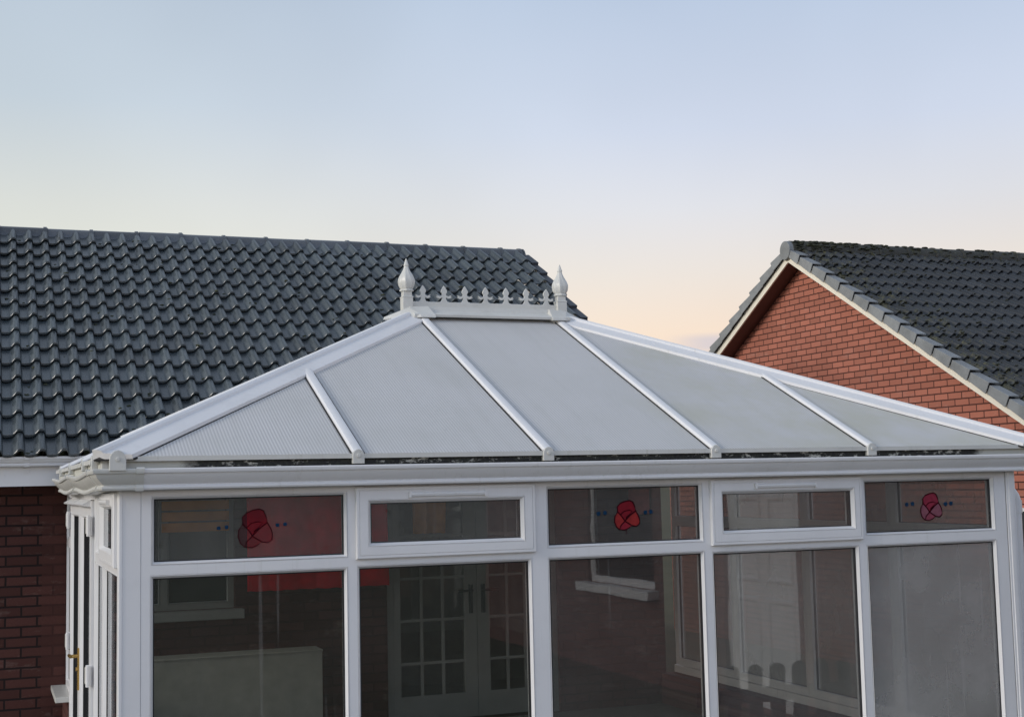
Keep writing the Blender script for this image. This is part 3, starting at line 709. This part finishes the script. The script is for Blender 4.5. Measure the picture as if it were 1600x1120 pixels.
KW = (.78, 1.86, -.93, .02); FD = (3.10, 4.62, -1.95, .03)
b = MB(); wall_rects(b, lambda u, v, d: (u, YW+d, v), HX0, HX1-.2, G, .20, [KW, FD], .25)
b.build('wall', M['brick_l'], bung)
b = MB(); pg = [(YW+.255, G), (18.1, G), (18.1, .20), (14.5, 2.35), (YW+.255, .20)]
b.prism([(HX1-.45, y, z) for y, z in pg], (.25, 0, 0)); b.prism([(HX0, y, z) for y, z in pg], (.25, 0, 0)); b.box(HX0+.255, HX1-.455, 17.85, 18.1, G, .2); b.build('gable_wall', M['brick_r'], bung)
b = MB(); b.box(HX0+.26, HX1-.46, 13.0, 13.1, G, .2); b.box(HX0+.26, HX1-.46, YW+.26, 13.0, .20, .25); b.box(HX0+.26, HX1-.46, YW+.26, 13.0, G, -1.95); b.build('room', M['plaster'], bung)
TA = rad(30.9); cA, sA = math.cos(TA), math.sin(TA)
EY, EZ = 10.50, .248
rt = tile_roof('roof', (0, EY, EZ), (1, 0, 0), (0, cA, sA), .13-.302*17, HX1-.075, 15, .3045, M['tile'], bung, 3, .151, 4.60)
RTOPZ = EZ+(14.5-EY)*math.tan(TA)
tile_roof('roof_slope', (0, 2*14.5-EY, EZ), (1, 0, 0), (0, -cA, sA), .13-.302*17, HX1-.075, 15, .3045, M['tile'], bung, 4, .151, 4.60)
ridge_tiles(.135-.45*12, 5.765, 14.5, 2.565, .122, M['ridge'], bung, 5)
b = MB(); n = 16; b.prism([(5.765, 14.5+.128*math.cos(2*math.pi*k/n), 2.562+.128*math.sin(2*math.pi*k/n)) for k in range(n)], (.022, 0, 0)); b.build('ridge_end', M['ridge'], bung, bevel=.004)
vb = None
for k in range(15):
    b = MB(); s0 = k*.3045-.004; s1 = (k+1)*.3045+.01; nvec = Vector((0, -sA, cA)); svec = Vector((0, cA, sA)); o = Vector((0, EY, EZ))
    P_ = lambda x, s_, h: o+Vector((x, 0, 0))+svec*s_+nvec*h
    xa, xb = HX1-.085, HX1
    vs = [P_(xa, s0, .012), P_(xb, s0, -.045), P_(xb, s0, .048), P_(xa, s0, .044), P_(xa, s1, -.02), P_(xb, s1, -.07), P_(xb, s1, .016), P_(xa, s1, .012)]
    b.add(vs, [(0, 1, 2, 3), (4, 7, 6, 5), (3, 2, 6, 7), (1, 5, 6, 2), (0, 4, 5, 1), (0, 3, 7, 4)]); b.build('verge_tile', M['cap_dark'], bung, bevel=.004)
b = MB(); b.box(HX0, HX1-.15, 10.61, 10.635, .054, .21); b.build('fascia', M['upvc'], bung)
b = MB(); b.box(HX0, HX1-.15, 10.637, YW-.004, .056, .075); b.build('soffit', M['upvc'], bung)
GP = [(0, .07), (0, 0), (-.050, 0), (-.066, .004), (-.070, .014), (-.066, .022), (-.078, .030), (-.088, .044), (-.090, .050), (-.100, .052), (-.103, .060), (-.103, .068), (-.098, .072), (-.088, .072), (-.086, .064), (-.06, .03), (-.05, .006), (-.004, .006), (-.004, .07)]
b = MB(); b.extr(GP, (HX0, 10.606, .196), (HX1-.1, 10.606, .196), (0, 1, 0), (0, 0, 1)); gb = b.build('gutter', M['upvc'], bung, smooth=25)
bk = None
for k, x in enumerate((.295, -.72, -1.74, -2.76, -3.78)):
    b = MB(); b.extr([(-.0, -.006), (-.055, -.006), (-.072, 0), (-.076, .014), (-.072, .024), (-.084, .034), (-.094, .048), (-.106, .050), (-.109, .062), (-.107, .076), (-.09, .078), (-.09, .07), (-.07, .03), (-.05, .002), (0, .002)], (x-.017, 10.606, .196), (x+.017, 10.606, .196), (0, 1, 0), (0, 0, 1))
    b.box(x-.012, x+.012, 10.598, 10.609, .150, .196); b.build('gutter_bracket', M['upvc'], gb)
# kitchen window and French doors in the house wall (seen through the conservatory)
hw = lambda u, v, d: (u, YW+.05+d, v)
b = MB(); cell(b, hw, (KW[0], 1.32, KW[2], KW[3]), (KW[0]+.055, 1.275, KW[2]+.06, KW[3]-.05)); cell(b, hw, (1.32, KW[1], KW[2], KW[3]), (1.365, KW[1]-.055, KW[2]+.06, KW[3]-.05))
kw = b.build('window', [M['door_paint'], M['gasket']], bung); pane(hw, (KW[0]+.055, 1.275, KW[2]+.06, KW[3]-.05), kw, M['glass_side']); pane(hw, (1.365, KW[1]-.055, KW[2]+.06, KW[3]-.05), kw, M['glass_side'])
b = MB(); b.box(KW[0]-.05, KW[1]+.06, YW-.10, YW+.05, KW[2]-.075, KW[2]-.001); b.build('sill', M['door_paint'], kw, bevel=.006)
b = MB()
for z in (-.02, -.105, -.19, -.275): b.box(1.30, 1.82, YW+.020, YW+.032, z-.05, z+.02)
bl = b.build('slatted_blind', M['orange'], None); tag(bl, 'ochre slatted blind hanging across the top of the inner kitchen window', 'blind')
XC = 3.892
b = MB(); b.box(FD[0], FD[0]+.06, YW+.03, YW+.10, FD[2], FD[3]); b.box(FD[1]-.06, FD[1], YW+.03, YW+.10, FD[2], FD[3]); b.box(FD[0]+.06, FD[1]-.06, YW+.03, YW+.10, FD[3]-.06, FD[3]); b.build('door_frame', M['door_paint'], bung)
for k, (x0, x1) in enumerate(((FD[0]+.062, XC-.002), (XC+.002, FD[1]-.062))):
    b = MB(); gx0, gx1 = (x0+.06, x1-.11) if k == 0 else (x0+.11, x1-.06)
    b.box(x0, gx0, YW+.032, YW+.09, FD[2]+.02, FD[3]-.065); b.box(gx1, x1, YW+.032, YW+.09, FD[2]+.02, FD[3]-.065); b.box(gx0, gx1, YW+.032, YW+.09, FD[2]+.02, FD[2]+.22); b.box(gx0, gx1, YW+.032, YW+.09, FD[3]-.16, FD[3]-.065)
    nx = 3
    for i in range(1, nx):
        xx = gx0+(gx1-gx0)*i/nx; b.box(xx-.012, xx+.012, YW+.045, YW+.07, FD[2]+.22, FD[3]-.16)
    for zz in (-.425, -.772, -1.118, -1.468): b.box(gx0, gx1, YW+.043, YW+.072, zz-.012, zz+.012)
    d = b.build('door', M['door_paint'], bung)
    b = MB(); b.box(gx0, gx1, YW+.056, YW+.060, FD[2]+.22, FD[3]-.16); b.build('glass_pane', M['glass_side'], d)
    hx = XC-.055 if k == 0 else XC+.055; s_ = -1 if k == 0 else 1
    b = MB(); b.box(hx-.016, hx+.016, YW+.02, YW+.032, -1.08, -.84); b.tube([(hx, YW+.03, -.888), (hx, YW-.02, -.888)], .010, 8); b.tube([(hx, YW-.02, -.888), (hx+s_*.12, YW-.02, -.890)], .010, 8); b.build('handle', M['timber'], d)
# moss tufts on the long roof
b = MB(); rd = random.Random(11)
for k in range(240):
    x = rd.uniform(-1.6, 5.6); r = rd.randrange(15); s_ = r*.3045+rd.choice((rd.uniform(.02, .28), rd.uniform(.0, .07))); u = rd.choice((rd.uniform(.1, .5), rd.uniform(.1, .5), rd.uniform(.6, .9)))
    x = .13+math.floor((x-.13)/.151)*.151+u*.151
    h = prof(u)+.033-.030*((s_ % .3045)/.3045)
    c = Vector((x, EY, EZ))+Vector((0, cA, sA))*s_+Vector((0, -sA, cA))*h; q = rd.uniform(.008, .020)
    b.blob(c, q*1.3, q, q*.6, k, 6, 4)
mo = b.build('moss', M['moss'], bung, smooth=60); mo['kind'] = 'stuff'

# ------------------------------------------------------------------ red brick house on the right
XB, XWL = 9.55, 9.80
house = thing('brick_house', (XWL, 14.78, G), 'red brick gable ended house with a mossy dark roof, right of the conservatory', 'house')
AY, AZ = 14.78, 2.725                        # inner apex of the bargeboard
TB = rad(29.2); cB, sB = math.cos(TB), math.sin(TB); HY = 4.05
b = MB(); zt = lambda y: AZ+.01-abs(y-AY)*math.tan(TB)
b.prism([(XWL, AY-3.9, G), (XWL, AY-3.9, zt(AY-3.9)), (XWL, AY, zt(AY)), (XWL, AY+3.9, zt(AY+3.9)), (XWL, AY+3.9, G)], (.25, 0, 0)); b.build('gable_wall', M['brick_r'], house)
for y_ in (AY-3.9, AY+3.65):
    b = MB(); b.box(XWL+.254, 19, y_, y_+.25, G, zt(AY-3.9)); b.build('wall', M['brick_f'], house)
def slope_prism(b, x0, x1, h0, h1, y_lo, sgn):
    """board following the roof pitch between heights h0..h1 above the inner barge line"""
    y0 = AY; pts = []
    for x in (x0, x1):
        pts += [(x, y0, AZ+h0), (x, AY+sgn*y_lo, AZ+h0-y_lo*math.tan(TB)), (x, AY+sgn*y_lo, AZ+h1-y_lo*math.tan(TB)), (x, y0, AZ+h1)]
    b.add(pts, [(0, 1, 2, 3), (7, 6, 5, 4), (0, 4, 5, 1), (1, 5, 6, 2), (2, 6, 7, 3), (3, 7, 4, 0)])
for sgn in (-1, 1):
    b = MB(); slope_prism(b, XB, XB+.022, 0, .10, HY+.06, sgn); b.build('bargeboard', M['cream'], house)
    b = MB(); slope_prism(b, XB+.024, XWL-.003, .012, .026, HY+.05, sgn); b.build('soffit', M['soffit'], house)
BO = Vector((0, AY, AZ+.16))                  # apex of the tile bed
SL = HY/cB+.14
svf = Vector((0, cB, sB)); svb = Vector((0, -cB, sB))
eF = Vector((0, AY-SL*cB, AZ+.150-SL*sB)); eBk = Vector((0, AY+SL*cB, AZ+.150-SL*sB))
NR = 15; GA = SL/NR*.995
tile_roof('roof', eF, (1, 0, 0), svf, XB+.05, 19, NR, GA, M['tile_moss'], house, 21, .150, SL-.03)
tile_roof('roof_slope', eBk, (1, 0, 0), svb, XB+.05, 19, NR, GA, M['tile_moss'], house, 22, .150, SL-.03)
ridge_tiles(XB+.02, 19, AY, 2.878, .118, M['ridge_moss'], house, 23, .45, True)
b = MB(); n = 24; b.prism([(XB-.045, AY+.115*math.cos(2*math.pi*k/n), 2.872+.122*math.sin(2*math.pi*k/n)) for k in range(n)], (.07, 0, 0)); b.build('ridge_end_cap', M['cap'], house, bevel=.006)
for sgn, o, sv in ((-1, eF, svf), (1, eBk, svb)):
    nv = Vector((0, -sB*-sgn*-1, cB)) if sgn < 0 else Vector((0, sB, cB))
    nv = Vector((0, sgn*sB, cB))
    for k in range(NR):
        b = MB(); s0 = k*GA-.012; s1 = (k+1)*GA-.016
        if k == NR-1: s1 -= .07
        P_ = lambda x, s_, h: o+Vector((x, 0, 0))+sv*s_+nv*h
        xo, xi = XB-.035, XB+.085
        rise = .030
        # outer skin: side face plus top flange, lower end lifted over the next unit
        vs = [P_(xo-.016, s0, -.060), P_(xo-.016, s0, .040+rise), P_(xi, s0, .040+rise), P_(xi, s0, .018+rise), P_(xo-.004, s0, .030+rise), P_(xo-.004, s0, -.060),
              P_(xo, s1, -.055), P_(xo, s1, .040), P_(xi, s1, .040), P_(xi, s1, .018), P_(xo+.012, s1, .030), P_(xo+.012, s1, -.055)]
        fs = [(i, (i+1) % 6, 6+(i+1) % 6, 6+i) for i in range(6)]+[(0, 1, 4, 5), (1, 2, 3, 4), (6, 11, 10, 7), (7, 10, 9, 8)]
        b.add(vs, fs); b.build('verge_cap', M['cap'], house, bevel=.004)
b = MB(); slope_prism(b, XB+.0, XB+.04, .102, .14, HY+.05, -1); slope_prism(b, XB, XB+.04, .102, .14, HY+.05, 1); b.build('undercloak', M['gasket'], house)
b = MB(); b.extr(GP, (XB+.1, AY-SL*cB+.06, AZ-SL*sB+.03), (19, AY-SL*cB+.06, AZ-SL*sB+.03), (0, 1, 0), (0, 0, 1)); b.build('gutter', M['upvc'], house)
b = MB(); b.box(XB+.05, 19, AY-SL*cB+.075, AY-SL*cB+.1, AZ-SL*sB-.05, AZ-SL*sB+.12); b.build('fascia', M['upvc'], house)
# meter cupboard low on the gable wall
b = MB(); b.box(XWL-.06, XWL-.003, 10.90, 11.17, -1.1, -.40, 1); b.box(XWL-.075, XWL-.003, 10.89, 11.18, -.398, -.365); b.build('meter_cupboard', [M['upvc'], M['timber']], house)
# moss on the right roof
b = MB(); rd = random.Random(31)
for k in range(900):
    if k < 420:
        x = XB+.1+abs(rd.gauss(0, .9)); s_ = rd.uniform(.5, SL-.05)
    elif k < 700:
        x = XB+.1+rd.uniform(0, 4.2); s_ = SL-abs(rd.gauss(0, .25))-.1
    else:
        x = XB+rd.uniform(.1, 5); s_ = rd.uniform(.6, SL-.05)
    u = ((x-XB-.05)/.15) % 1; h = prof(u)+.033-.030*((s_ % GA)/GA)
    c = eF+Vector((x, 0, 0))+svf*s_+Vector((0, -sB, cB))*h; q = rd.uniform(.008, .024)
    b.blob(c, q*1.3, q*1.2, q*.45, k, 7, 4)
for k in range(230):
    x = XB+.05+rd.random()**1.3*4.5; a = rad(rd.uniform(0, 200)); c = Vector((x, AY-.12*math.cos(a), 2.878+.12*math.sin(a))); q = rd.uniform(.010, .026); b.blob(c, q*1.9, q, q*.45, 2000+k, 8, 5)
mo = b.build('moss', M['moss_dark'], house, smooth=60); mo['kind'] = 'stuff'
b = MB()
for k in range(90):
    x = XB+.1+abs(rd.gauss(.5, .5)); a = rad(rd.uniform(10, 110)); c = Vector((x, AY-.125*math.cos(a), 2.880+.125*math.sin(a))); q = rd.uniform(.010, .024); b.blob(c, q*1.9, q, q*.45, 5000+k, 8, 5)
mo = b.build('moss', M['moss'], house, smooth=60); mo['kind'] = 'stuff'; mo['label'] = 'greener moss on the ridge'

# ------------------------------------------------------------------ poppies and putty on the top lights
T = (860, 315), (915, 345), (945, 430), (960, 520), (880, 585), (775, 705), (720, 620), (650, 530), (645, 430), (700, 365), (780, 330)
PL = (650, 530), (720, 620), (770, 710), (700, 790), (672, 868), (620, 810), (592, 710), (602, 610)
PR = (960, 520), (1000, 600), (1025, 680), (1020, 770), (970, 815), (890, 800), (770, 710), (800, 640), (880, 585)
PBt = (770, 710), (890, 800), (830, 850), (760, 880), (672, 868), (700, 790)
def poppy(cx, cz, w, h, cols, label, stem, lw=1.):
    r = thing('paper_poppy', (cx, YF+.019, cz), label, 'window sticker', 'poppies on the top windows')
    mpx = lambda q: (cx+(q[0]-808)/433*w, cz-(q[1]-598)/565*h)
    for nm, pts, mt, dy in (('upper_petal', T, cols[0], 0), ('side_petal', PL, cols[1], 0), ('side_petal', PR, cols[1], 0), ('lower_petal', PBt, cols[2], 0)):
        b = MB(); q = [mpx(p) for p in pts]; b.prism([(x, YF+.0190, z) for x, z in q], (0, .0012, 0)); b.build(nm, mt, r)
    b = MB()
    for pts in (T, PL, PR, PBt):
        q = [mpx(p) for p in pts]; b.tube([(x, YF+.0192, z) for x, z in q]+[(q[0][0], YF+.0192, q[0][1])], w*.024*lw, 5)
    curl = [mpx(p) for p in ((700, 580), (760, 520), (850, 500), (900, 520), (850, 590), (790, 640))]
    b.tube([(x, YF+.0192, z) for x, z in curl], w*.020*lw, 5)
    if stem:
        b.tube([(cx-.005, YF+.0192, cz-h*.5), (cx-.005, YF+.0192, cz-h*.64)], .0016, 5)
    b.build('outline', M['outline'], r)
    return r
F1 = [m_film('faded_red_film', (.22, .008, .035), .92, (.95, .72, .76)), m_film('faded_red_film_side', (.16, .02, .04), .97, (.97, .86, .88)), m_film('faded_red_film_low', (.14, .015, .032), .96, (.97, .84, .86))]
F2 = [m_film('deep_red_film', (.20, .004, .014), .05), m_film('scarlet_film', (.30, .022, .022), .05), m_film('crimson_film', (.25, .012, .026), .05)]
F3 = [m_film('rose_red_film', (.28, .026, .055), .1), m_film('rose_pink_film', (.27, .095, .13), .15), m_film('pink_film', (.29, .065, .10), .15)]
poppy(1.226, -.190, .165, .185, F1, 'faded see-through red poppy on the leftmost top window, in front of red cloth', False, .62)
poppy(3.210, -.185, .148, .156, F2, 'solid scarlet poppy with a short stem on the middle top window', True)
poppy(5.187, -.192, .152, .160, F3, 'pale rose pink poppy on the rightmost top window', False)
def putty(x, z, s_, label, seed):
    rd = random.Random(seed); b = MB(); n = 9; s_ *= 1.12
    pts = [(x+s_*.5*rd.uniform(.85, 1.1)*math.copysign(abs(math.cos(a))**.6, math.cos(a)), YF+.0150, z+s_*.5*rd.uniform(.85, 1.1)*math.copysign(abs(math.sin(a))**.6, math.sin(a))) for a in [2*math.pi*k/n+.3 for k in range(n)]]
    b.prism(pts, (0, .0053, 0)); o = b.build('putty_blob', M['blue'], None, bevel=.002, loc=(x, YF+.017, z))
    tag(o, label, 'blue tack', 'blue putty beside the poppies')
for (nm, z0, z1, s_, xs) in (('faded red', -.184, -.178, .017, (1.051, 1.088, 1.333, 1.370)), ('scarlet', -.172, -.173, .020, (3.043, 3.081, 3.319, 3.353)), ('pale pink', -.176, -.180, .022, (5.014, 5.055, 5.290, 5.330))):
    for k, x in enumerate(xs):
        lab = ['outer blue putty blob left of the %s poppy', 'inner blue putty blob left of the %s poppy', 'inner blue putty blob right of the %s poppy', 'outer blue putty blob right of the %s poppy'][k] % nm
        putty(x, (z0, z0, z1, z1)[k]+(.003 if k in (1, 3) else 0), s_, lab, int(x*1000))

# ------------------------------------------------------------------ things inside the conservatory
def cloth(x0, x1, z0, z1, y, amp, per, mat, name, n=60):
    b = MB(); vs = []; fs = []
    for i in range(n+1):
        x = x0+(x1-x0)*i/n
        for j, z in enumerate((z1, (z0*.4+z1*.6), z0+.003*math.sin(i*.9))):
            vs.append((x+.01*math.sin(i*.7+j), y-amp*(.3+.35*j)*math.sin(2*math.pi*x/per+.4*math.sin(x*7)), z))
    for i in range(n):
        for j in range(2): fs.append((3*i+j, 3*i+3+j, 3*i+4+j, 3*i+1+j))
    b.add(vs, fs); o = b.build(name, mat, None, smooth=60)
    s_ = o.modifiers.new('thick', 'SOLIDIFY'); s_.thickness = .006
    return o
tag(cloth(1.93, 3.08, -.80, .06, 10.80, .016, .42, M['redcloth'], 'red_blanket'), 'red cloth hung along the inside brick wall beside the kitchen window', 'cloth')
tag(cloth(3.30, 3.60, -.40, .02, 10.86, .025, .14, M['orange'], 'orange_curtain', 30), 'orange curtain hanging over the top of the glazed inner doors', 'curtain')
so_ = thing('low_cupboard', (1.6, 10.7, -1.95), 'long low pale cupboard against the inside wall behind the leftmost window', 'cupboard')
b = MB(); b.box(.70, 2.50, 10.66, 10.92, -1.275, -1.262); b.build('top', M['pale'], so_, bevel=.003)
b = MB(); b.box(.705, 2.495, 10.668, 10.92, -1.948, -1.276); b.build('body', M['pale'], so_)
b = MB(); b.box(5.32, 5.52, YW-.008, YW-.002, -.30, -.08); tag(b.build('red_poster', M['poster'], None), 'small red paper poster stuck high on the inside wall near the right corner', 'poster')

# ------------------------------------------------------------------ what the glass mirrors: the garden building behind the camera
ext = thing('garden_building', (7.0, 0, G), 'low brick garden building with a white door, mirrored in the front glass', 'building')
XO = 7.0; om = lambda u, v, d: (XO+d, u, v)
WN = (-2.3, -.55, -1.22, .15); DR = (1.0, 2.35, G+.05, -.02)
b = MB(); wall_rects(b, om, -6, 3.2, G, .55, [WN, DR], .25); b.box(XO+.254, 11, 2.95, 3.2, G, .55); b.box(XO+.254, 11, -6, -5.75, G, .55); b.box(10.75, 11, -5.746, 2.946, G, .55); b.build('wall', M['brick_x'], ext)
b = MB(); b.box(XO-.25, 11.2, -6.2, 3.4, .554, .70); b.build('roof', M['cap_dark'], ext)
b = MB(); b.box(XO+.26, 10.7, -5.7, 2.9, G+.02, G+.05); b.build('floor', M['dark'], ext)
b = MB(); cell(b, lambda u, v, d: (XO+.04+d, u, v), WN, (WN[0]+.08, WN[1]-.08, WN[2]+.08, WN[3]-.08)); w = b.build('window', FR, ext)
pane(lambda u, v, d: (XO+.04+d, u, v), (WN[0]+.08, WN[1]-.08, WN[2]+.08, WN[3]-.08), w, M['glass_side'])
b = MB(); b.box(XO-.14, XO+.04, WN[0]-.1, WN[1]+.1, WN[2]-.10, WN[2]-.002); b.build('sill', M['upvc'], w, bevel=.006)
b = MB(); b.box(XO+.05, XO+.11, DR[0]+.002, DR[1]-.002, DR[2], DR[3]-.002)
for y0, y1 in ((DR[0]+.13, 1.62), (1.73, DR[1]-.13)):
    for z0, z1 in ((-1.95, -1.15), (-1.02, -.16)): b.ring(om, [(y0, y1, z0, z1, .048), (y0+.02, y1-.02, z0+.02, z1-.02, .035), (y0+.04, y1-.04, z0+.04, z1-.04, .035), (y0+.06, y1-.06, z0+.06, z1-.06, .046)])
b.build('door', M['upvc'], ext)
pf = thing('picket_fence', (6.2, 3.16, G), 'low dark picket fence with round tops, mirrored in front of the white garden door', 'fence')
for z0, z1 in ((-2.1, -2.0), (-1.86, -1.74)):
    b = MB(); b.box(5.45, 6.95, 3.175, 3.20, z0, z1); b.build('rail', M['timber'], pf)
for k in range(7):
    x = 5.60+k*.215; b = MB(); pts = [(x-.065, G), (x+.065, G), (x+.065, -1.61)]+[(x+.065*math.cos(a), -1.61+.06*math.sin(a)) for a in [math.pi*q/8 for q in range(1, 8)]]+[(x-.065, -1.61)]
    b.prism([(u, 3.15, v) for u, v in pts], (0, .024, 0)); b.build('picket', M['timber'], pf)

# ------------------------------------------------------------------ render settings
sc = bpy.context.scene
sc.render.engine = 'CYCLES'; sc.render.resolution_x = 1024; sc.render.resolution_y = 716
sc.view_settings.view_transform = 'Standard'; sc.view_settings.look = 'None'; sc.view_settings.exposure = 0; sc.view_settings.gamma = 1
sc.cycles.max_bounces = 8; sc.cycles.transparent_max_bounces = 16; sc.cycles.use_denoising = True
